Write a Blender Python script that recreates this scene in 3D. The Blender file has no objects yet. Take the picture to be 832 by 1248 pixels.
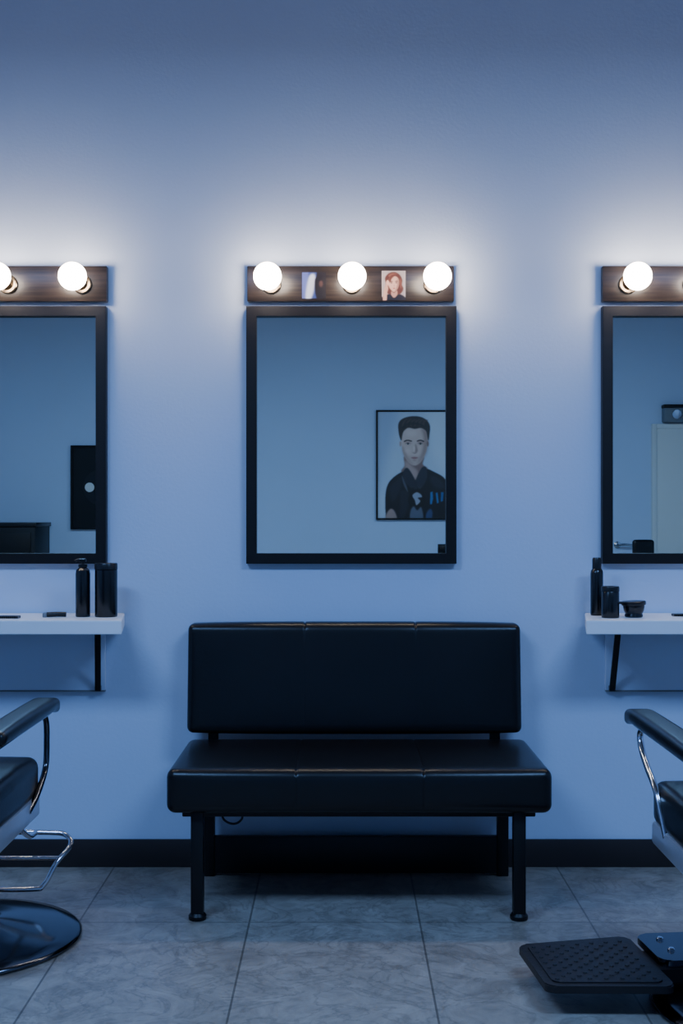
import bpy, bmesh, math, random
import numpy as np
from mathutils import Vector, Matrix
random.seed(3)
F=1537.0; D=4.2; H=1.18
def S(d): return F/(D-d)
def PX(px,d): return (px-416)/S(d)
def PZ(py,d): return H+(624-py)/S(d)
scn=bpy.context.scene

# ---------------- materials ----------------
def newmat(name):
    m=bpy.data.materials.new(name); m.use_nodes=True
    nt=m.node_tree; b=nt.nodes['Principled BSDF']
    return m,nt,b
def mat(name,col,rough=.5,metal=0,bump=0,bscale=60,var=0,vscale=8,spec=None,coat=0):
    m,nt,b=newmat(name)
    b.inputs['Base Color'].default_value=(*col,1)
    b.inputs['Roughness'].default_value=rough
    b.inputs['Metallic'].default_value=metal
    if spec is not None: b.inputs['Specular IOR Level'].default_value=spec
    if coat: b.inputs['Coat Weight'].default_value=coat
    tc=nt.nodes.new('ShaderNodeTexCoord')
    n=nt.nodes.new('ShaderNodeTexNoise'); n.inputs['Scale'].default_value=vscale; n.inputs['Detail'].default_value=5
    nt.links.new(tc.outputs['Object'],n.inputs['Vector'])
    if var>0:
        r=nt.nodes.new('ShaderNodeValToRGB')
        r.color_ramp.elements[0].position=.3; r.color_ramp.elements[1].position=.7
        r.color_ramp.elements[0].color=(*[c*(1-var) for c in col],1)
        r.color_ramp.elements[1].color=(*[min(1,c*(1+var)) for c in col],1)
        nt.links.new(n.outputs['Fac'],r.inputs['Fac']); nt.links.new(r.outputs['Color'],b.inputs['Base Color'])
    if bump>0:
        n2=nt.nodes.new('ShaderNodeTexNoise'); n2.inputs['Scale'].default_value=bscale; n2.inputs['Detail'].default_value=4
        nt.links.new(tc.outputs['Object'],n2.inputs['Vector'])
        bp=nt.nodes.new('ShaderNodeBump'); bp.inputs['Strength'].default_value=bump; bp.inputs['Distance'].default_value=.004
        nt.links.new(n2.outputs['Fac'],bp.inputs['Height']); nt.links.new(bp.outputs['Normal'],b.inputs['Normal'])
    return m
M_wall=mat('wall_paint',(.56,.65,.81),.7,bump=.12,bscale=90,var=.02,vscale=1.5)
M_ceil=mat('ceiling_paint',(.20,.22,.26),.8,bump=.1)
M_base=mat('baseboard_vinyl',(.026,.018,.017),.45,spec=.35)
M_leather=mat('black_leather',(.0055,.005,.0055),.30,bump=.08,bscale=160,var=.15,vscale=6,spec=.36)
M_blackmetal=mat('black_metal',(.006,.0055,.006),.42,spec=.3)
M_frame=mat('frame_black_wood',(.008,.006,.0055),.45,bump=.1,bscale=40,spec=.3)
M_white=mat('white_laminate',(.86,.87,.9),.35)
M_chrome=mat('chrome',(.62,.65,.7),.14,metal=1)
M_dchrome=mat('dark_chrome',(.10,.105,.12),.14,metal=1)
M_plastic=mat('black_plastic',(.008,.008,.009),.32,spec=.4)
M_matte=mat('matte_black',(.006,.006,.007),.5,spec=.3)
M_gloss=mat('satin_black_bottle',(.006,.006,.007),.24,spec=.5)
M_brass=mat('aged_brass',(.34,.25,.16),.3,metal=1)
M_cab=mat('door_cream_paint',(.74,.72,.66),.5)
M_grey=mat('grey_plastic',(.16,.18,.2),.5)
M_rubber=mat('tread_rubber',(.013,.011,.012),.45,bump=.2,bscale=80,spec=.35)
M_panel=mat('seat_pan',(.5,.54,.62),.3,metal=.5)

def wood():
    m,nt,b=newmat('stained_wood')
    tc=nt.nodes.new('ShaderNodeTexCoord'); mp=nt.nodes.new('ShaderNodeMapping')
    mp.inputs['Scale'].default_value=(3,20,60)
    n=nt.nodes.new('ShaderNodeTexNoise'); n.inputs['Scale'].default_value=2; n.inputs['Detail'].default_value=7
    r=nt.nodes.new('ShaderNodeValToRGB')
    r.color_ramp.elements[0].position=.35; r.color_ramp.elements[1].position=.7
    r.color_ramp.elements[0].color=(.012,.008,.006,1); r.color_ramp.elements[1].color=(.038,.025,.017,1)
    nt.links.new(tc.outputs['Object'],mp.inputs['Vector']); nt.links.new(mp.outputs['Vector'],n.inputs['Vector'])
    nt.links.new(n.outputs['Fac'],r.inputs['Fac']); nt.links.new(r.outputs['Color'],b.inputs['Base Color'])
    b.inputs['Roughness'].default_value=.34
    return m
M_wood=wood()
def floor_mat():
    m,nt,b=newmat('stone_tile'); L=nt.links.new
    tc=nt.nodes.new('ShaderNodeTexCoord'); mp=nt.nodes.new('ShaderNodeMapping')
    mp.inputs['Location'].default_value=(-.225,.573,0)
    br=nt.nodes.new('ShaderNodeTexBrick'); br.offset=0; br.squash=1
    br.inputs['Scale'].default_value=1; br.inputs['Mortar Size'].default_value=.003; br.inputs['Mortar Smooth'].default_value=.2
    br.inputs['Brick Width'].default_value=.49; br.inputs['Row Height'].default_value=.98
    br.inputs['Color1'].default_value=(.9,.9,.9,1); br.inputs['Color2'].default_value=(1,1,1,1); br.inputs['Mortar'].default_value=(.42,.42,.42,1)
    n=nt.nodes.new('ShaderNodeTexNoise'); n.inputs['Scale'].default_value=9; n.inputs['Detail'].default_value=10; n.inputs['Roughness'].default_value=.72; n.inputs['Distortion'].default_value=.9
    r=nt.nodes.new('ShaderNodeValToRGB')
    r.color_ramp.elements[0].position=.30; r.color_ramp.elements[1].position=.72
    r.color_ramp.elements[0].color=(.205,.175,.145,1); r.color_ramp.elements[1].color=(.45,.395,.335,1)
    # thin marble-like veins
    v=nt.nodes.new('ShaderNodeTexNoise'); v.inputs['Scale'].default_value=5; v.inputs['Detail'].default_value=8; v.inputs['Roughness'].default_value=.6; v.inputs['Distortion'].default_value=1.8
    vr=nt.nodes.new('ShaderNodeValToRGB'); cr=vr.color_ramp
    cr.elements[0].position=.465; cr.elements[0].color=(1,1,1,1); cr.elements[1].position=.5; cr.elements[1].color=(.70,.70,.70,1)
    e2=cr.elements.new(.535); e2.color=(1,1,1,1)
    mv=nt.nodes.new('ShaderNodeMix'); mv.data_type='RGBA'; mv.blend_type='MULTIPLY'; mv.inputs[0].default_value=.9
    mx=nt.nodes.new('ShaderNodeMix'); mx.data_type='RGBA'; mx.blend_type='MULTIPLY'; mx.inputs[0].default_value=1
    L(tc.outputs['Object'],mp.inputs['Vector']); L(mp.outputs['Vector'],br.inputs['Vector']); L(tc.outputs['Object'],n.inputs['Vector']); L(tc.outputs['Object'],v.inputs['Vector'])
    L(n.outputs['Fac'],r.inputs['Fac']); L(v.outputs['Fac'],vr.inputs['Fac'])
    L(r.outputs['Color'],mv.inputs[6]); L(vr.outputs['Color'],mv.inputs[7])
    L(mv.outputs[2],mx.inputs[6]); L(br.outputs['Color'],mx.inputs[7]); L(mx.outputs[2],b.inputs['Base Color'])
    b.inputs['Roughness'].default_value=.34
    bp=nt.nodes.new('ShaderNodeBump'); bp.inputs['Strength'].default_value=.18; bp.inputs['Distance'].default_value=.003
    L(n.outputs['Fac'],bp.inputs['Height']); L(bp.outputs['Normal'],b.inputs['Normal'])
    return m
M_floor=floor_mat()
def mirror_mat():
    m,nt,b=newmat('mirror_glass')
    b.inputs['Base Color'].default_value=(.88,.92,.78,1); b.inputs['Metallic'].default_value=1; b.inputs['Roughness'].default_value=.0
    return m
M_mirror=mirror_mat()
def emis(name,col,st):
    m,nt,b=newmat(name)
    b.inputs['Base Color'].default_value=(.9,.9,.9,1)
    b.inputs['Emission Color'].default_value=(*col,1); b.inputs['Emission Strength'].default_value=st
    return m
M_bulb=emis('lit_globe_glass',(1,.85,.72),38)
M_fill=emis('fill_diffuser',(.35,.55,1),2)  # glow of the added fill panels
def vcol_mat(name,rough=.4):
    m,nt,b=newmat(name)
    a=nt.nodes.new('ShaderNodeVertexColor'); a.layer_name='Col'
    nt.links.new(a.outputs['Color'],b.inputs['Base Color']); b.inputs['Roughness'].default_value=rough
    return m
M_print=vcol_mat('printed_paper')

# ---------------- mesh helpers ----------------
def empty(name,loc=(0,0,0)):
    e=bpy.data.objects.new(name,None); scn.collection.objects.link(e); e.location=loc; e.empty_display_size=.1
    return e
def obj(name,verts,faces,m,parent=None,smooth=False):
    me=bpy.data.meshes.new(name); me.from_pydata([tuple(v) for v in verts],[],faces); me.update()
    me.materials.append(m)
    if smooth:
        for p in me.polygons: p.use_smooth=True
    o=bpy.data.objects.new(name,me); scn.collection.objects.link(o)
    if parent: o.parent=parent
    return o
def from_bm(name,bm,m,parent=None,smooth=False,angle=None):
    me=bpy.data.meshes.new(name); bmesh.ops.recalc_face_normals(bm,faces=bm.faces); bm.to_mesh(me); bm.free()
    me.materials.append(m)
    o=bpy.data.objects.new(name,me); scn.collection.objects.link(o)
    if smooth:
        for p in me.polygons: p.use_smooth=True
        if angle: me.set_sharp_from_angle(angle=math.radians(angle))
    if parent: o.parent=parent
    return o
def box(name,x0,x1,y0,y1,z0,z1,m,parent=None,bevel=0,seg=2,rot=None):
    bm=bmesh.new(); bmesh.ops.create_cube(bm,size=1)
    c=Vector(((x0+x1)/2,(y0+y1)/2,(z0+z1)/2))
    for v in bm.verts:
        v.co=Vector((v.co.x*(x1-x0),v.co.y*(y1-y0),v.co.z*(z1-z0)))
        if rot: v.co=rot@v.co
        v.co+=c
    if bevel: bmesh.ops.bevel(bm,geom=bm.edges[:],offset=bevel,segments=seg,affect='EDGES',profile=.5)
    return from_bm(name,bm,m,parent,bool(bevel),40)
def cushion(name,x0,x1,y0,y1,z0,z1,r,m,parent=None,seams=(),seamd=.003,puff=.006,fn=None,N=(90,16,14)):
    """rounded, slightly crowned upholstered pad with sewn seams"""
    lx,ly,lz=x1-x0,y1-y0,z1-z0; c=Vector(((x0+x1)/2,(y0+y1)/2,(z0+z1)/2)); h=Vector((lx/2,ly/2,lz/2))
    def axis(hh,n):
        a=[-hh+r*(1-math.cos(math.pi/2*i/5)) for i in range(5)]
        mid=list(np.linspace(-hh+r,hh-r,n))
        return a+mid+[-q for q in reversed(a)]
    ax=axis(h.x,N[0]); 
    for s in seams:
        for o_ in (-.006,-.003,-.0015,0,.0015,.003,.006): ax.append(s-c.x+o_)
    ax=sorted(ax); ay=axis(h.y,N[1]); az=axis(h.z,N[2])
    idx={}; verts=[]; faces=[]
    def V(i,j,k):
        if (i,j,k) in idx: return idx[(i,j,k)]
        p=Vector((ax[i],ay[j],az[k]))
        q=Vector((max(-h.x+r,min(h.x-r,p.x)),max(-h.y+r,min(h.y-r,p.y)),max(-h.z+r,min(h.z-r,p.z))))
        dvec=p-q
        if dvec.length>1e-9:
            n=dvec.normalized(); p=q+n*r
        else: n=Vector((0,0,0))
        u=[p.x/h.x,p.y/h.y,p.z/h.z]
        cr=(1-min(1,abs(u[0]))**4)
        if abs(n.z)>.5: p.z+=math.copysign(puff*cr*(1-min(1,abs(u[1]))**2.5),n.z)
        if abs(n.y)>.5: p.y+=math.copysign(puff*cr*(1-min(1,abs(u[2]))**2.5),n.y)
        for s in seams:
            t=abs(p.x-(s-c.x)); g=seamd*math.exp(-(t/.0022)**2)+.0006*math.exp(-(t/.012)**2)
            # the seam runs over the top and only a little way onto the faces
            if lz>ly: w=max(.12,min(1,(u[2]-.55)/.4))
            else: w=1 if n.z>.5 else (.3 if n.z>-.5 else 0)
            p.y-=n.y*g*w; p.z-=n.z*g*w
        p=p+c
        if fn: p=fn(p)
        idx[(i,j,k)]=len(verts); verts.append(p); return idx[(i,j,k)]
    I,J,K=len(ax)-1,len(ay)-1,len(az)-1
    for i in range(I):
        for j in range(J):
            faces.append((V(i,j,0),V(i,j+1,0),V(i+1,j+1,0),V(i+1,j,0)))
            faces.append((V(i,j,K),V(i+1,j,K),V(i+1,j+1,K),V(i,j+1,K)))
        for k in range(K):
            faces.append((V(i,0,k),V(i+1,0,k),V(i+1,0,k+1),V(i,0,k+1)))
            faces.append((V(i,J,k),V(i,J,k+1),V(i+1,J,k+1),V(i+1,J,k)))
    for j in range(J):
        for k in range(K):
            faces.append((V(0,j,k),V(0,j,k+1),V(0,j+1,k+1),V(0,j+1,k)))
            faces.append((V(I,j,k),V(I,j+1,k),V(I,j+1,k+1),V(I,j,k+1)))
    return obj(name,verts,faces,m,parent,True)
def lathe(name,prof,c,m,parent=None,seg=48,axis=(0,0,1),angle=35):
    bm=bmesh.new(); rings=[]
    q=Vector((0,0,1)).rotation_difference(Vector(axis).normalized())
    c=Vector(c)
    for r,z in prof:
        if r<1e-6: rings.append([bm.verts.new(c+q@Vector((0,0,z)))])
        else: rings.append([bm.verts.new(c+q@Vector((r*math.cos(2*math.pi*i/seg),r*math.sin(2*math.pi*i/seg),z))) for i in range(seg)])
    for a,b in zip(rings,rings[1:]):
        for i in range(seg):
            j=(i+1)%seg
            if len(a)==1 and len(b)==1: continue
            if len(a)==1: bm.faces.new((a[0],b[i],b[j]))
            elif len(b)==1: bm.faces.new((a[i],a[j],b[0]))
            else: bm.faces.new((a[i],a[j],b[j],b[i]))
    return from_bm(name,bm,m,parent,True,angle)
def catmull(pts,n=8,closed=False):
    P=[Vector(p) for p in pts]; out=[]; L=len(P)
    rng=range(L) if closed else range(L-1)
    for i in rng:
        if closed: a,b,c,d=P[i-1],P[i],P[(i+1)%L],P[(i+2)%L]
        else:
            b,c=P[i],P[i+1]; a=P[i-1] if i>0 else b*2-c; d=P[i+2] if i+2<L else c*2-b
        for k in range(n):
            t=k/n
            out.append(.5*((2*b)+(c-a)*t+(2*a-5*b+4*c-d)*t*t+(3*b-a-3*c+d)*t**3))
    if not closed: out.append(P[-1])
    return out
def tube(name,pts,r,m,parent=None,smooth=True,closed=False,seg=14,n=8):
    P=catmull(pts,n,closed) if smooth else [Vector(p) for p in pts]
    bm=bmesh.new(); rings=[]; L=len(P); up=None
    for i in range(L):
        if closed: t=(P[(i+1)%L]-P[i-1]).normalized()
        else: t=(P[min(L-1,i+1)]-P[max(0,i-1)]).normalized()
        if up is None: up=t.orthogonal().normalized()
        up=(up-t*up.dot(t)).normalized(); w=t.cross(up)
        rings.append([bm.verts.new(P[i]+up*r*math.cos(2*math.pi*k/seg)+w*r*math.sin(2*math.pi*k/seg)) for k in range(seg)])
    for i in range(L if closed else L-1):
        a,b=rings[i],rings[(i+1)%L]; off=0
        if closed and i==L-1:
            off=min(range(seg),key=lambda o:(b[o].co-a[0].co).length)
        for k in range(seg):
            bm.faces.new((a[k],a[(k+1)%seg],b[(k+1+off)%seg],b[(k+off)%seg]))
    if not closed:
        bm.faces.new(rings[0]); bm.faces.new(rings[-1])
    return from_bm(name,bm,m,parent,True,50)

# ---------------- room ----------------
XW=3.3; YB=-5.5; ZC=3.1
def slab(name,x0,x1,y0,y1,z0,z1,m): return box(name,x0,x1,y0,y1,z0,z1,m)
slab('floor',-XW-.1,XW+.1,YB-.1,.1,-.1,0,M_floor)
slab('ceiling',-XW-.1,XW+.1,YB-.1,.1,ZC,ZC+.1,M_ceil)
slab('wall_north',-XW-.1,XW+.1,0,.1,0,ZC,M_wall)
slab('wall_south',-XW-.1,XW+.1,YB-.1,YB,0,ZC,M_wall)
slab('wall_west',-XW-.1,-XW,YB,0,0,ZC,M_wall)
slab('wall_east',XW,XW+.1,YB,0,0,ZC,M_wall)
def baseboard(name,x0,x1,y0,y1):
    return box(name,x0,x1,y0,y1,0,.092,M_base,None,.003)
baseboard('baseboard_north',-XW,XW,-.012,0)
baseboard('baseboard_south',-XW,XW,YB,YB+.012)
baseboard('baseboard_west',-XW,-XW+.012,YB+.012,-.012)
baseboard('baseboard_east',XW-.012,XW,YB+.012,-.012)

# ---------------- framed mirrors ----------------
def mirror(xc,w=.695):
    e=empty('wall_mirror',(xc,0,1.435)); h=.852; t=.034
    x0,x1=-w/2,w/2; z0,z1=-h/2,h/2
    # one mitred rectangular ring
    bm=bmesh.new()
    out=[(x0,z0),(x1,z0),(x1,z1),(x0,z1)]; inn=[(x0+t,z0+t),(x1-t,z0+t),(x1-t,z1-t),(x0+t,z1-t)]
    A=[bm.verts.new((x,-.032,z)) for x,z in out]; B=[bm.verts.new((x,-.032,z)) for x,z in inn]
    C=[bm.verts.new((x,-.002,z)) for x,z in out]; E=[bm.verts.new((x,-.002,z)) for x,z in inn]
    for i in range(4):
        j=(i+1)%4
        bm.faces.new((A[i],A[j],B[j],B[i])); bm.faces.new((C[j],C[i],E[i],E[j]))
        bm.faces.new((A[j],A[i],C[i],C[j])); bm.faces.new((B[i],B[j],E[j],E[i]))
    bmesh.ops.bevel(bm,geom=[ed for ed in bm.edges if abs(ed.verts[0].co.y+.032)<1e-5 and abs(ed.verts[1].co.y+.032)<1e-5 and (ed.verts[0].co.x==ed.verts[1].co.x or ed.verts[0].co.z==ed.verts[1].co.z)],offset=.0015,segments=2,affect='EDGES')
    from_bm('frame',bm,M_frame,e,True,30)
    box('backing',x0+.01,x1-.01,-.012,-.003,z0+.01,z1-.01,M_matte,e)
    obj('glass',[(x0+t,-.0135,z0+t),(x1-t,-.0135,z0+t),(x1-t,-.0135,z1-t),(x0+t,-.0135,z1-t)],[(0,1,2,3)],M_mirror,e)
mirror(.0325); mirror(-.7786-.3475); mirror(.863+.3475)

# ---------------- vanity light bars ----------------
def lightbar(x0,x1,bulbs):
    e=empty('vanity_light_bar',(0,0,0))
    box('wood_backplate',x0,x1,-.030,-.001,1.877,1.994,M_wood,e,.003)
    for i,(xs,xb) in enumerate(bulbs):
        base=Vector((xs,-.030,1.931)); tip=Vector((xb,-.112,1.9445)); ax=(tip-base).normalized(); L=(tip-base).length
        lathe('socket_%d'%(i+1),[(0,0),(.031,0),(.032,.004),(.029,.008),(.022,.010),(.021,.03),(.023,.033),(.0225,.036),(0,.036)],base,M_brass,e,40,ax)
        R=.0455; prof=[(.0,L-.055),(.0165,L-.055),(.018,L-.047),(.024,L-.0385)]
        a0=math.asin(.024/R)
        for k in range(1,25):
            a=a0+(math.pi-a0)*k/24; prof.append((R*math.sin(a) if k<24 else 0,L-R*math.cos(a)))
        lathe('bulb_%d'%(i+1),prof,base,M_bulb,e,48,ax,80)
    return e
bar=lightbar(-.312,.372,[(-.232,-.240),(.0345,.0345),(.304,.311)])
lightbar(PX(130,.03)-.684,PX(130,.03),[(-.855,-.872),(-1.100,-1.118),(-1.345,-1.365)])
lightbar(PX(734,.03),PX(734,.03)+.60,[(.945,.960),(1.158,1.178),(1.37,1.395)])

# ---------------- flat prints painted on a vertex grid ----------------
class Canvas:
    def __init__(s,x0,y0,x1,y1,step,bg):
        s.nx=int((x1-x0)/step)+1; s.ny=int((y1-y0)/step)+1
        s.X,s.Y=np.meshgrid(np.linspace(x0,x1,s.nx),np.linspace(y0,y1,s.ny))
        s.C=np.zeros((s.ny,s.nx,3)); s.C[:]=np.array(bg)/255.; s.step=step
    def blur(s,m,r):
        k=int(max(1,round(r/s.step)))
        for _ in range(2):
            for ax in (0,1):
                mp=np.pad(m,[(k,k) if a==ax else (0,0) for a in (0,1)],mode='edge')
                c=np.cumsum(mp,axis=ax); n=m.shape[ax]
                z=np.zeros_like(np.take(c,[0],axis=ax)); c=np.concatenate([z,c],axis=ax)
                m=(np.take(c,range(2*k+1,2*k+1+n),axis=ax)-np.take(c,range(0,n),axis=ax))/(2*k+1)
        return m
    def mix(s,m,col,a=1):
        s.C=s.C*(1-(m*a)[...,None])+np.array(col)/255.*(m*a)[...,None]
    def poly(s,pts,col,b=.4,a=1,smooth=True):
        if smooth: pts=[(p.x,p.y) for p in catmull([(x,y,0) for x,y in pts],6,True)]
        m=np.zeros_like(s.X,dtype=bool); n=len(pts)
        for i in range(n):
            (xa,ya),(xb,yb)=pts[i],pts[(i+1)%n]
            if ya==yb: continue
            cond=((ya>s.Y)!=(yb>s.Y))&(s.X<(xb-xa)*(s.Y-ya)/(yb-ya)+xa)
            m^=cond
        m=m.astype(float)
        if b: m=s.blur(m,b)
        s.mix(m,col,a)
    def ell(s,cx,cy,rx,ry,col,b=.4,a=1):
        m=(((s.X-cx)/rx)**2+((s.Y-cy)/ry)**2<1).astype(float)
        if b: m=s.blur(m,b)
        s.mix(m,col,a)
    def obj(s,name,wx0,wx1,wz0,wz1,y,parent,flip=1):
        u=np.linspace(wx0,wx1,s.nx); v=np.linspace(wz1,wz0,s.ny)
        verts=[(u[i],y,v[j]) for j in range(s.ny) for i in range(s.nx)]
        faces=[]
        for j in range(s.ny-1):
            for i in range(s.nx-1):
                a=j*s.nx+i
                f=(a,a+s.nx,a+s.nx+1,a+1); faces.append(f if flip>0 else f[::-1])
        o=obj(name,verts,faces,M_print,parent)
        at=o.data.color_attributes.new('Col','FLOAT_COLOR','POINT')
        lin=np.where(s.C<=.04045,s.C/12.92,((s.C+.055)/1.055)**2.4)
        arr=np.ones((s.ny*s.nx,4),dtype=np.float32); arr[:,:3]=lin.reshape(-1,3)
        at.data.foreach_set('color',arr.ravel())
        return o

# stickers on the centre bar (each its own flat photo)
def sticker(cv,px0,py0,px1,py1,tilt=0):
    d=.0305
    e=empty('photo_print',(0,0,0))
    return cv.obj('print',PX(px0,d),PX(px1,d),PZ(py1,d),PZ(py0,d),-.0312,e)
c=Canvas(368,332,397,364,.35,(26,18,18))
c.poly([(368,332),(386,332),(384,346),(388,364),(368,364)],(48,62,118),.8,smooth=False)
c.poly([(368,332),(376,332),(372,364),(368,364)],(84,94,155),.8,smooth=False)
c.poly([(376,338),(383,334),(384,345),(379,364),(372,364)],(180,188,205),1.2)
c.poly([(384,340),(397,338),(397,364),(386,364)],(22,15,15),.8)
c.ell(391,346,2.5,4,(70,46,40),.8)
sticker(c,368,332,397,364)
c=Canvas(465,330,494,366,.25,(150,138,136))
# loose wavy bob, tilted face, one hand raised to the temple
c.poly([(470,346),(469,339),(473,333.5),(480,331.5),(486.5,334.5),(490,341),(489.5,347),(491.5,352),(489,357),(485,359),(475,359),(470.5,356),(469,351)],(78,40,30),.5)
c.poly([(473,336),(478,333),(484,334),(480,335),(476,338)],(128,78,60),.5,.8)
c.poly([(487,339),(489.5,345),(488.5,352),(487,346)],(120,70,54),.5,.8)
c.poly([(473,346),(474.5,339),(479,336.2),(484.5,338.5),(486,345),(484.3,351.5),(480.2,356),(476.5,353.5),(474,350)],(196,150,132),.5)
c.poly([(473.5,341),(475.5,336.5),(479,334.8),(483,335.4),(480,337),(477,340),(475,345)],(86,44,32),.4)
c.poly([(483.5,339),(486,344),(485,350),(481,355.5),(483,350),(484,345)],(140,98,84),.5,.8)
c.poly([(475.2,343.2),(476.8,342.5),(478.6,343.2),(476.8,343.6)],(56,30,26),.25)
c.poly([(481,343.2),(482.8,342.4),(484.6,343),(482.8,343.5)],(56,30,26),.25)
c.ell(476.9,344.9,.9,.5,(40,24,24),.25); c.ell(482.8,344.8,.9,.5,(40,24,24),.25)
c.ell(480,351.4,1.5,.6,(150,62,58),.25); c.ell(480.1,348.3,.6,.6,(150,104,90),.25)
c.poly([(465,366),(467,361),(475,358.5),(480,361),(486,358.5),(492,361),(494,366)],(22,18,24),.5)
c.poly([(477,355),(480,357),(483.5,354),(484,359),(480,363),(476.5,359)],(168,124,108),.5)
c.poly([(466.5,366),(467,356),(469,349),(470.5,343),(472.5,341.5),(473.5,344),(472.5,348),(473,352),(471.5,358),(471,366)],(186,140,122),.4)
for k in range(3): c.poly([(470.5+k*.8,345+k),(471.6+k*.9,341.5+k*.9),(472.4+k*.9,342+k*.9),(471.6+k*.8,346+k)],(206,160,142),.25,.8)
sticker(c,465,330,494,366)

# ---------------- shelves ----------------
ZS=.844
def shelf(sign,xf,xb,xend,brx,brx2,panelx):
    e=empty('wall_shelf',(0,0,0))
    t=.043
    pts=[(xb,-.001),(xf,-.3),(xend,-.3),(xend,-.001)]
    bm=bmesh.new()
    lo=[bm.verts.new((x,y,ZS-t)) for x,y in pts]; hi=[bm.verts.new((x,y,ZS)) for x,y in pts]
    bm.faces.new(lo); bm.faces.new(hi)
    for i in range(4): bm.faces.new((lo[i],lo[(i+1)%4],hi[(i+1)%4],hi[i]))
    bmesh.ops.bevel(bm,geom=bm.edges[:],offset=.002,segments=2,affect='EDGES')
    from_bm('board',bm,M_white,e,True,40)
    x0,x1=sorted((panelx,xend))
    box('back_panel',x0,x1,-.018,-.001,PZ(842,.018),ZS-t,M_wall,e,.001)
    box('panel_lip',x0,x1,-.0195,-.001,PZ(843,.018),PZ(841,.018),M_grey,e,.0005)
    for k,(a,b_) in enumerate([(brx,brx2),(xend-sign*.12,xend-sign*.12)]):
        p0=Vector((a,-.15,ZS-t)); p1=Vector((b_,-.03,PZ(840,.03)))
        w=Vector((.0095,0,0)); tn=(p1-p0).normalized(); nn=tn.cross(Vector((1,0,0))).normalized()*.004
        vs=[]
        for p in (p0,p1):
            vs+=[p-w-nn,p+w-nn,p+w+nn,p-w+nn]
        obj('brace_%d'%(k+1),vs,[(0,1,2,3),(7,6,5,4),(0,4,5,1),(1,5,6,2),(2,6,7,3),(3,7,4,0)],M_blackmetal,e)
        box('brace_foot_%d'%(k+1),b_-.0095,b_+.0095,-.036,-.018,PZ(842,.03),PZ(836,.03),M_blackmetal,e,.001)
shelf(-1,-.680,-.722,-1.58,PX(119,.15),PX(120,.02),PX(128,.018))
shelf(1,.757,.81,1.66,PX(753,.15),PX(745,.02),PX(738,.018))

def pump_bottle(x,y,r,h,dirx,name='pump_bottle'):
    e=empty(name,(x,y,ZS))
    lathe('body',[(0,0),(r*.94,0),(r,.004),(r,h*.74),(r*.92,h*.80),(r*.6,h*.84),(r*.5,h*.85),(r*.5,h*.86),(0,h*.86)],(0,0,0),M_gloss,e)
    lathe('collar',[(0,0),(r*.62,0),(r*.62,h*.05),(r*.5,h*.055),(0,h*.055)],(0,0,h*.855),M_plastic,e)
    lathe('stem',[(0,0),(r*.2,0),(r*.2,h*.05),(0,h*.05)],(0,0,h*.905),M_plastic,e)
    box('pump_head',-r*.45,r*.45,-r*.35,r*.35,h*.945,h,M_plastic,e,.002)
    tube('spout',[(0,0,h*.98),(dirx*r*.6,0,h*.985),(dirx*r*1.1,0,h*.96)],r*.16,M_plastic,e)
pump_bottle(PX(101,.15),-.15,.0235,.186,-1)
def tin(x,y,r,h,lid,name):
    e=empty(name,(x,y,ZS))
    lathe('body',[(0,0),(r*.97,0),(r,.003),(r,h-lid-.002),(r*.96,h-lid)],(0,0,0),M_gloss,e)
    lathe('lid',[(r*.9,0),(r*1.02,0),(r*1.02,lid-.004),(r*.97,lid),(r*.6,lid),(r*.55,lid-.002),(0,lid-.002)],(0,0,h-lid),M_plastic,e)
tin(PX(130,.15)-.002,-.15,.036,.172,.02,'shaker_canister')
e=empty('hair_trimmer',(0,0,0))
tube('body',[(PX(57,.17),-.17,ZS+.008),(PX(70,.17),-.165,ZS+.009),(PX(80,.17),-.16,ZS+.008)],.008,M_plastic,e)
box('blade_head',PX(52.5,.17),PX(57.5,.17),-.181,-.159,ZS,ZS+.014,M_grey,e,.002)
def comb(x0,x1,y):
    e=empty('hair_comb',(0,0,0))
    box('spine',x0,x1,y-.006,y+.004,ZS,ZS+.008,M_plastic,e,.0015)
    bm=bmesh.new()
    n=26
    for i in range(n):
        xx=x0+(x1-x0)*(i+.5)/n
        r=bmesh.ops.create_cube(bm,size=1)
        for v in r['verts']: v.co=Vector((xx+v.co.x*.0022,y-.018+v.co.y*.025,ZS+.004+v.co.z*.006))
    from_bm('teeth',bm,M_plastic,e)
comb(PX(-20,.2),PX(25,.2),-.2)
comb(PX(818,.12),PX(860,.12),-.12)
e=empty('spray_bottle',(PX(727,.1),-.1,ZS)); r=.0205
lathe('body',[(0,0),(r*.94,0),(r,.004),(r,.135),(r*.93,.145),(r*.7,.152),(0,.152)],(0,0,0),M_gloss,e)
lathe('cap',[(0,0),(r*.72,0),(r*.72,.03),(r*.6,.036),(0,.036)],(0,0,.152),M_plastic,e)
tin(PX(743.5,.19),-.19,.028,.100,.016,'wax_canister')
e=empty('styling_jar',(PX(772,.17),-.17,ZS))
lathe('bowl',[(0,0),(.026,0),(.029,.004),(.027,.012),(.032,.022),(.034,.034),(.034,.038),(.030,.039),(.0,.039)],(0,0,0),M_gloss,e)
lathe('lid',[(0,0),(.037,0),(.039,.003),(.039,.010),(.036,.013),(0,.014)],(0.0,0,.0385),M_plastic,e,axis=(-.05,0,1))
box('lid_tab',-.048,-.034,-.008,.008,.042,.050,M_plastic,e,.002)

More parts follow.
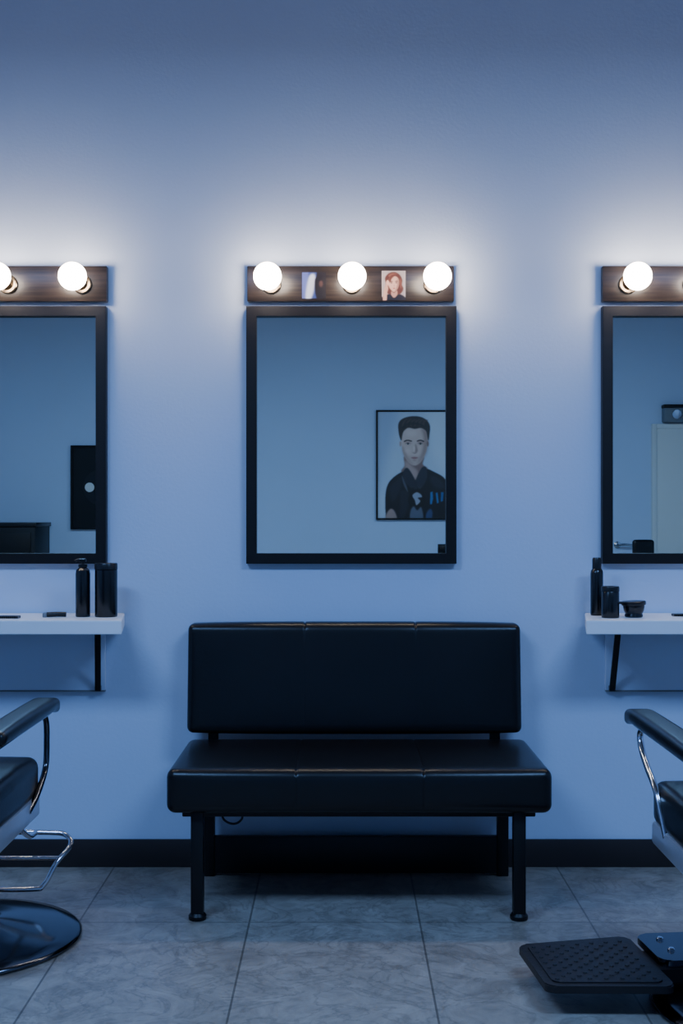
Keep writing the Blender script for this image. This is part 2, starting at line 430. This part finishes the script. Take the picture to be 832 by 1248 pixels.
# ---------------- bench ----------------
e=empty('waiting_bench',(0,0,0))
def seatfn(p):
    p=p.copy(); t=(-p.y-.08)/.52
    if p.z>.37: p.z+=.004*t
    return p
cushion('seat',-.502,.604,-.600,-.075,.316,.440,.026,M_leather,e,seams=(PX(364,.35),PX(510,.35)),puff=.006,fn=seatfn)
def backfn(p):
    p=p.copy(); p.y+= (p.z-.466)/.347*.035
    return p
cushion('backrest',-.5,.583,-.135,-.06,.466,.815,.020,M_leather,e,seams=(PX(371,.12),PX(507,.12)),puff=.006,fn=backfn,N=(90,8,30))
box('seat_frame',-.46,.56,-.56,-.1,.300,.322,M_blackmetal,e,.003)
for n,x,d in (('leg_1',-.417,.545),('leg_2',.514,.545)):
    box(n,x-.018,x+.018,-d-.018,-d+.018,.018,.32,M_blackmetal,e,.003)
    lathe(n+'_foot',[(0,0),(.024,0),(.026,.003),(.026,.012),(.02,.02),(0,.02)],(x,-d,0),M_blackmetal,e,32)
for n,x,d in (('leg_3',-.430,.1),('leg_4',.523,.1)):
    box(n,x-.018,x+.018,-d-.018,-d+.018,.0,.32,M_blackmetal,e,.003)
for n,x in (('back_post_1',-.418),('back_post_2',.500)):
    box(n,x-.016,x+.016,-.095,-.068,.30,.62,M_blackmetal,e,.002)
box('rear_dark_bar',-.43,.52,-.112,-.088,.008,.128,M_blackmetal,e,.003)  # dark board low between the back legs
for n,x in (('side_rail_1',-.424),('side_rail_2',.518)):
    box(n,x-.012,x+.012,-.55,-.1,.285,.305,M_blackmetal,e,.002)
tube('cable_loop',[(-.375,-.3,.315),(-.37,-.3,.245),(-.355,-.3,.222),(-.33,-.3,.216),(-.31,-.3,.228),(-.305,-.3,.25),(-.30,-.3,.315)],.0035,M_plastic,e)

# ---------------- barber chairs (face the wall mirror, +Y) ----------------
def barber_chair(cx,base_d,seat_d,arm_d,base_r,base_c,footrest,zt):
    e=empty('barber_chair',(0,0,0))
    by=-base_d
    lathe('base_disc',[(0,.0),(base_r-.004,.0),(base_r,.004),(base_r,.010),(base_r-.008,.016),(base_r*.86,.025),(base_r*.6,.037),(base_r*.38,.047),(.085,.058),(.075,.075),(.07,.09),(0,.09)],(base_c,by,0),M_dchrome,e,96,angle=60)
    lathe('hydraulic_column',[(0,0),(.052,0),(.052,.10),(.045,.105),(.045,.22),(.07,.235),(.07,.25),(0,.25)],(base_c,by,.085),M_chrome,e)
    hw=.262; y0=-(seat_d+.53); y1=-seat_d
    box('seat_pan',cx-hw-.001,cx+hw+.001,y0,y1-.004,zt-.165,zt-.105,M_panel,e,.01)
    cushion('seat',cx-hw,cx+hw,y0,y1,zt-.115,zt,.03,M_leather,e,puff=.01,N=(24,20,8))
    def bf(p):
        p=p.copy(); p.y-= (p.z-zt)*.16; return p
    cushion('backrest',cx-.235,cx+.235,y0-.02,y0+.06,zt+.01,.965,.03,M_leather,e,puff=.01,fn=bf,N=(24,8,24))
    box('back_bracket',cx-.05,cx+.05,y0-.03,y0+.05,zt-.14,zt+.08,M_blackmetal,e,.004)
    for k,s in enumerate((-1,1)):
        ax=cx+s*.270
        ya=-arm_d; yb=y0-.01
        def af(p,ya=ya):
            p=p.copy()
            f=max(0,(p.y-(ya-.09))/.09); p.z-=.016*f*f*(1 if p.z<.64 else .6)
            p.x=ax+(p.x-ax)*(1-.12*f)
            return p
        cushion('arm_pad_%d'%(k+1),ax-.037,ax+.037,yb,ya,.622,.658,.0155,M_leather,e,puff=.004,fn=af,N=(10,40,3))
        box('arm_plate_%d'%(k+1),ax-.018,ax+.018,yb+.02,ya-.05,.612,.624,M_chrome,e,.002)
        xs=ax
        if footrest=='plate':
            pts=[(xs,ya-.10,.618),(xs,ya-.055,.592),(xs,ya-.075,.552),(xs,ya-.14,.515),(xs-s*.003,ya-.22,.47),(xs-s*.014,ya-.27,zt-.12)]
        else:
            pts=[(xs,ya-.07,.618),(xs,ya-.04,.585),(xs,ya-.035,.54),(xs,ya-.05,.46),(xs-s*.004,y1-.06,.40),(xs-s*.012,y1-.12,zt-.13)]
        tube('arm_support_%d'%(k+1),pts,.0085,M_chrome if footrest=='plate' else M_dchrome,e)
        tube('arm_rear_support_%d'%(k+1),[(xs,yb+.05,.618),(xs,yb+.03,.54),(xs,yb+.05,.46),(xs-s*.012,yb+.09,zt-.13)],.0095,M_dchrome,e)
    if footrest=='loop':
        xr=cx+.300; xl=cx-.300
        yt,zt_=-.43,.222; yb2,zb=-.55,.088
        tube('footrest_loop',[(xl+.06,yt,zt_),(cx,yt,zt_),(xr-.08,yt,zt_),(xr-.02,yt-.005,zt_-.006),(xr,yt-.03,zt_-.03),(xr-.03,(yt+yb2)/2-.02,(zt_+zb)/2),(xr-.06,yb2+.01,zb+.01),(xr-.10,yb2,zb),(cx,yb2,zb),(xl+.10,yb2,zb),(xl+.06,yb2+.01,zb+.01),(xl+.03,(yt+yb2)/2-.02,(zt_+zb)/2),(xl,yt-.03,zt_-.03),(xl+.02,yt-.005,zt_-.006)],.0075,M_chrome,e,closed=True)
        tube('footrest_bar',[(xl+.02,-.5,.165),(cx,-.5,.165),(xr-.02,-.5,.165)],.006,M_chrome,e)
        for k,s in enumerate((-1,1)):
            x=cx+s*.19
            tube('footrest_arm_%d'%(k+1),[(x,y1-.1,zt-.14),(x,y1+.02,.30),(x,-.52,.235),(x,yt-.003,zt_)],.008,M_chrome,e)
    return e
barber_chair(-1.103,.72,.675,.60,.33,-1.052,'loop',.50)
ec=barber_chair(1.062,1.20,.94,.80,.31,1.05,'plate',.49)
# footplate of the right chair
def plate(e,x0,x1,y0,y1,z0,z1,m,name,r=.02,taper=False):
    bm=bmesh.new(); pts=[]
    for (cx,cy,a0) in ((x1-r,y1-r,0),(x0+r,y1-r,90),(x0+r,y0+r,180),(x1-r,y0+r,270)):
        for k in range(7):
            a=math.radians(a0+90*k/6); pts.append((cx+r*math.cos(a),cy+r*math.sin(a)))
    if taper: pts=[(x,y*(1.14+.75*x)) for x,y in pts]
    lo=[bm.verts.new((*p,z0)) for p in pts]; hi=[bm.verts.new((*p,z1)) for p in pts]
    bm.faces.new(lo[::-1]); top=bm.faces.new(hi)
    n=len(pts)
    for i in range(n): bm.faces.new((lo[i],lo[(i+1)%n],hi[(i+1)%n],hi[i]))
    bmesh.ops.bevel(bm,geom=[ed for ed in top.edges],offset=.003,segments=2,affect='EDGES')
    return from_bm(name,bm,m,e,True,40)
R=empty('footplate_pivot',(0.762,-1.090,0)); R.parent=ec
R.rotation_euler=(0,0,math.radians(6))
plate(R,-.300,.0,-.155,.155,.058,.076,M_rubber,'footplate',.024,True)
plate(R,-.280,-.02,-.135,.135,.076,.0785,M_rubber,'footplate_inset',.015,True)
bm=bmesh.new()
for i in range(13):
    for j in range(13):
        if (i+j)%2: continue
        r_=bmesh.ops.create_cone(bm,cap_ends=True,segments=8,radius1=.0062,radius2=.0045,depth=.003)
        xx=-.266+i*.0192
        for v in r_['verts']: v.co+=Vector((xx,(-.115+j*.0192)*(1.14+.75*xx),.0795))
from_bm('tread_studs',bm,M_rubber,R)
plate(R,-.01,.13,-.06,.075,.04,.072,M_blackmetal,'footplate_hinge',.015)
plate(R,.01,.22,-.05,.15,.072,.09,M_dchrome,'footplate_bracket',.03)
tube('footplate_arm',[(.10,.03,.07),(.2,0,.09),(.28,-.05,.14)],.02,M_dchrome,R)
for k,(a,b_) in enumerate(((.06,.10),(.06,.02),(.14,.1))):
    lathe('bolt_%d'%(k+1),[(0,0),(.009,0),(.009,.004),(.006,.007),(0,.007)],(a,b_,.09),M_chrome,R,16)

# ---------------- opposite side of the room (seen in the mirrors) ----------------
def RX(px,d): return (px-416)*(D+d)/F
def RZ(py,d): return H+(624-py)*(D+d)/F
def picture(name,x0,x1,z0,z1):
    e=empty(name,(0,0,0)); t=.014; y0=YB+.001; y1=YB+.028
    box('frame_top',x0,x1,y0,y1,z1-t,z1,M_frame,e,.001); box('frame_bottom',x0,x1,y0,y1,z0,z0+t,M_frame,e,.001)
    box('frame_side_1',x0,x0+t,y0,y1,z0+t,z1-t,M_frame,e); box('frame_side_2',x1-t,x1,y0,y1,z0+t,z1-t,M_frame,e)
    box('backing',x0+t*.5,x1-t*.5,y0,y0+.012,z0+t*.5,z1-t*.5,M_matte,e)
    return e,t
dd=-YB-.02
px0,px1,py0,py1=458,551,500,633.5
x0,x1,z0,z1=RX(px0,dd),RX(px1,dd),RZ(py1,dd),RZ(py0,dd)
e,t=picture('framed_portrait_poster',x0,x1,z0,z1)
b=2
c=Canvas(px0+b,py0+b,px1-b,py1-b,.25,(200,208,220))
c.poly([(460,502),(485,502),(470,560),(460,600)],(176,188,208),6)
c.poly([(520,502),(549,502),(549,580),(530,560)],(216,222,230),6)
skin=(226,190,172)
# neck
c.poly([(493,556),(515,556),(515,566),(521,573),(507,588),(489,576),(493,567)],(140,104,94),.8)
c.poly([(494,561),(502,568),(509,575),(506,584),(494,573)],(194,156,142),1.4)
# shirt & shoulders
c.poly([(470,633),(469,612),(471,594),(478,583),(491,575),(497,580),(505,590),(513,581),(519,572),(530,576),(541,583),(549,598),(549,640),(470,640)],(12,14,20),.5)
c.poly([(474,596),(482,586),(490,582),(486,600),(478,612)],(28,32,44),1.5)
c.poly([(524,580),(536,584),(543,594),(534,596),(526,590)],(28,32,44),1.5)
c.poly([(491,575),(497,571),(506,588),(501,595),(492,585)],(32,36,48),.4)
c.poly([(519,570),(513,571),(506,588),(512,596),(520,583)],(36,40,52),.4)
c.poly([(504,590),(508,590),(507,632),(505,632)],(30,34,46),.5)
# face: slim jaw, lit from the left
c.poly([(488.5,530),(490,521),(504,517),(517,521),(520.5,531),(520.2,544),(517.8,554),(512.5,563),(505.5,567.5),(498.5,564.5),(492.3,556),(489.3,545)],skin,.6)
c.poly([(513,520),(521,529),(520.5,545),(517.5,555),(508,567),(512.5,556),(515.5,545),(516,532)],(160,124,112),2,.85)
c.poly([(489.5,543),(494,551),(498,560),(504,566.5),(497,562.5),(491,554)],(176,138,124),1.2,.7)
c.ell(487.6,541,1.3,3.4,(200,160,144),.5); c.ell(520.9,541,1.2,3.4,(140,106,96),.5)
# soft orbital shadows, cheek and forehead planes
c.ell(496.8,539.6,4.6,2.3,(182,142,128),1.2,.6)
c.ell(512,539.6,4.2,2.3,(150,114,104),1.2,.6)
c.ell(496,549.5,3.6,2.6,(242,208,192),1.6,.6)
c.ell(501,528,7,4,(240,208,192),2,.7)
c.poly([(495,557),(500,556),(505,556.6),(511,556),(515,556),(511,564),(505,567.5),(499,564)],(176,142,130),1.4,.35)
# hair: swept-up pompadour with tight sides
c.poly([(487.8,536),(485.6,528),(485,518),(487.5,512.5),(493,509.2),(502,507.4),(512,508.2),(520,512.6),(523.6,520),(522.8,530),(521.6,537),(520.2,530),(518.5,525),(513,521.6),(505,522.6),(497,521.4),(491.5,525.5),(489.6,531),(489,536)],(38,26,24),.5)
for k in range(6):
    x=489+k*5
    c.poly([(x,519-k*.4),(x+2,513.5-k*.2),(x+6,510.2+k*.3),(x+7.5,510.8+k*.3),(x+4,514.2),(x+2.2,519.6)],(86+6*(k%2),62,54),.5,.6)
c.poly([(490,521),(495,516),(503,514.6),(512,516.4),(517.5,520.5),(510,518.4),(501,518),(494,520.6)],(20,13,14),.6,.7)
# brows, eyes, nose, mouth
c.poly([(492,537.6),(496,536),(501.2,537.2),(501.1,538.2),(496.2,537.3),(492.2,538.7)],(52,36,32),.3)
c.poly([(507.9,537.2),(512,536),(516.2,537.6),(516,538.6),(512,537.3),(508,538.2)],(42,30,28),.3)
c.ell(496.7,540.9,2.3,.9,(205,192,186),.25,.8); c.ell(512,540.9,2.1,.9,(170,158,154),.25,.8)
c.poly([(494.2,540.8),(496.7,539.6),(499.4,540.9),(496.7,540.3)],(48,34,34),.25,.9)
c.poly([(509.6,540.9),(512,539.6),(514.4,540.8),(512,540.3)],(40,30,30),.25,.9)
c.ell(496.8,541,.95,.95,(34,30,36),.25); c.ell(512,541,.95,.95,(30,26,32),.25)
c.poly([(505.6,541),(507,542.6),(508.5,549.6),(505.6,552.2),(505.8,547)],(166,128,114),.7,.85)
c.ell(504.2,547,.9,3.2,(242,210,194),.6,.7)
c.poly([(501.7,551.2),(504.8,552.2),(507.9,551.2),(504.8,552.9)],(128,90,80),.4,.9)
c.poly([(500.4,557.8),(504.8,556.9),(509.2,557.8),(504.8,559.8)],(186,122,112),.5,.9)
c.poly([(500.6,558),(504.8,557.8),(509,558),(504.8,558.5)],(122,78,72),.3,.9)
c.ell(504.8,561.3,2.4,.6,(170,132,120),.6,.6)
# forearm, clippers in hand, printed details
c.poly([(470,633),(471,625),(476,620),(481,624),(483,634)],(176,142,130),.8)
c.poly([(488,600),(494,598),(499,606),(496,622),(490,634),(486,634),(487,616)],(24,28,40),1)
c.poly([(499,602),(504,597),(513,598),(518,607),(514,619),(503,621),(497,612)],(5,5,9),.4)
c.poly([(502,604),(507,600),(512,602),(514,606),(509,607),(512,611),(507,616),(505,610)],(178,178,190),.5,.9)
c.poly([(500,622),(504,617),(508,622),(513,618),(515,634),(500,634)],(96,100,116),.7)
c.poly([(489,579),(491,590),(495,598),(497,600),(495,592),(492,585)],(120,124,138),.4,.6)
c.poly([(524,600),(527,599),(527.6,608),(526,615),(523.5,615)],(60,140,205),.5,.8,False)
c.poly([(530.5,601),(533,600),(534.5,613),(532,614)],(60,140,205),.5,.8,False)
c.poly([(537,600),(540.5,600),(539.5,611),(536.5,612)],(48,120,190),.6,.8,False)
c.poly([(519,626),(524,620),(527,625),(525,634),(519,634)],(62,84,130),.7,.8)
c.obj('portrait_print',x0+t,x1-t,z0+t,z1-t,YB+.015,e,flip=-1)

x0,x1,z0,z1=RX(87,dd),RX(150,dd),RZ(645,dd),RZ(543,dd)
e,t=picture('framed_record_display',x0,x1,z0,z1)
cx_,cz_=RX(110,dd),RZ(594,dd)
lathe('vinyl_disc',[(0,.0),(.14,0),(.14,.004),(.05,.005),(0,.005)],(cx_+.09,YB+.013,cz_),M_plastic,e,64,(0,1,0))
lathe('disc_label',[(0,0),(.036,0),(.036,.003),(0,.003)],(cx_,YB+.019,cz_),M_cab,e,32,(0,1,0))

e=empty('light_switch',(0,0,0)); d_=-YB
box('plate',RX(533,d_),RX(545,d_),YB,YB+.008,RZ(674,d_),RZ(663,d_),M_matte,e,.002)
box('rocker',RX(536,d_),RX(542,d_),YB+.006,YB+.013,RZ(672,d_),RZ(665,d_),M_plastic,e,.002)

e=empty('reception_cabinet',(0,0,0)); xr=RX(45,5.0); zt=RZ(637,5.0)
box('carcass',-3.25,xr-.01,-5.47,-5.01,.06,zt-.03,M_matte,e,.004)
box('top',-3.27,xr,-5.48,-5.0,zt-.03,zt,M_plastic,e,.004)
box('plinth',-3.22,xr-.03,-5.46,-5.04,0,.06,M_blackmetal,e)
for i in range(3):
    zz=.1+i*.32
    box('drawer_%d'%(i+1),-3.22,xr-.04,-5.012,-4.996,zz,zz+.29,M_blackmetal,e,.003)
    box('drawer_pull_%d'%(i+1),-2.85,-2.6,-4.998,-4.975,zz+.22,zz+.235,M_chrome,e,.003)

# double door on the far wall: cream leaf + wall-coloured panel carrying the lever
e=empty('door_1',(0,0,0)); xl=RX(793,5.46); zt=RZ(517,5.46)
box('leaf',xl+.01,3.2,YB,YB+.045,.01,zt-.01,M_cab,e,.003)
box('jamb',xl,xl+.035,YB,YB+.055,0,zt,M_cab,e,.003)
box('head',xl+.035,3.25,YB,YB+.055,zt-.035,zt,M_cab,e,.003)
box('side_panel',2.0,xl,YB,YB+.02,.095,zt,M_wall,e)
box('over_panel',2.0,3.28,YB,YB+.02,zt,2.75,M_wall,e)
xa,xb_,zr=RX(752,5.45),RX(776,5.45),RZ(664,5.45)
lathe('lever_rose',[(0,0),(.028,0),(.027,.008),(.012,.012),(.011,.045),(0,.045)],(xa,YB+.02,zr),M_chrome,e,24,(0,1,0))
tube('lever',[(xa-.005,YB+.062,zr),(xa+.05,YB+.066,zr+.003),(xb_,YB+.062,zr-.006)],.010,M_chrome,e)
e=empty('emergency_light',(0,0,0)); a,b_=RX(808,5.4),RX(808,5.4)+.34
za,zb=RZ(515,5.4),RZ(493,5.4)
box('lamp_housing',a,b_,YB+.02,YB+.10,za,zb-.025,M_grey,e,.01)
box('lamp_cover',a-.004,b_+.004,YB+.02,YB+.104,zb-.028,zb,M_matte,e,.008)
for k in range(2):
    lathe('lamp_head_%d'%(k+1),[(0,0),(.03,0),(.036,.03),(.034,.034),(0,.03)],(a+.09+k*.16,YB+.10,(za+zb)/2-.01),M_chrome,e,24,(0,1,0))

e=empty('bar_stool',(0,0,0)); sx=RX(798,4.5); sy=-4.7
lathe('base',[(0,0),(.2,0),(.2,.008),(.05,.025),(0,.03)],(sx,sy,0),M_dchrome,e)
lathe('post',[(0,0),(.025,0),(.025,.62),(0,.62)],(sx,sy,.02),M_chrome,e,24)
lathe('seat',[(0,0),(.15,0),(.175,.02),(.175,.06),(.15,.08),(0,.085)],(sx,sy,.62),M_leather,e)
zt2=RZ(658,4.9)
cushion('back_pad',sx-.078,sx+.078,sy-.19,sy-.15,.76,zt2,.019,M_leather,e,N=(10,3,10),puff=.004)
tube('back_stem',[(sx,sy-.1,.63),(sx,sy-.19,.66),(sx,sy-.185,.82)],.012,M_chrome,e)

# ---------------- lights ----------------
def fill_panel(x,y,z,p):  # added blue fill light, out of view; housing and hangers only dress it
    e=empty('added_fill_light',(x,y,z))
    w=.6
    box('housing',-w,w,-.3,.3,-.05,0,M_blackmetal,e,.004)
    for k,(cx_,cy_) in enumerate(((-.5,-.22),(.5,-.22),(-.5,.22),(.5,.22))):
        tube('hanger_%d'%(k+1),[(cx_,cy_,-.002),(cx_,cy_,ZC-z)],.0025,M_chrome,e,smooth=False,seg=8)
    obj('diffuser',[(-w+.03,-.27,-.0515),(w-.03,-.27,-.0515),(w-.03,.27,-.0515),(-w+.03,.27,-.0515)],[(3,2,1,0)],M_fill,e)
    l=bpy.data.lights.new('fill_lamp','AREA'); l.shape='RECTANGLE'; l.size=1.14; l.size_y=.54; l.energy=p; l.color=(.235,.475,1.0)
    o=bpy.data.objects.new('fill_lamp',l); scn.collection.objects.link(o); o.parent=e; o.location=(0,0,-.06)
fill_panel(-1.3,-2.5,2.80,70); fill_panel(1.3,-2.5,2.80,70)  # added fills, hung low so the upper wall stays darker
w=bpy.data.worlds.new('World'); scn.world=w; w.use_nodes=True
w.node_tree.nodes['Background'].inputs[0].default_value=(.25,.42,.75,1); w.node_tree.nodes['Background'].inputs[1].default_value=.3

# ---------------- camera ----------------
cam=bpy.data.cameras.new('camera'); co=bpy.data.objects.new('camera',cam); scn.collection.objects.link(co)
co.location=(0,-D,H); co.rotation_euler=(math.pi/2,0,0)
cam.sensor_fit='VERTICAL'; cam.sensor_height=36; cam.lens=F/1248*36; cam.clip_start=.05
scn.camera=co
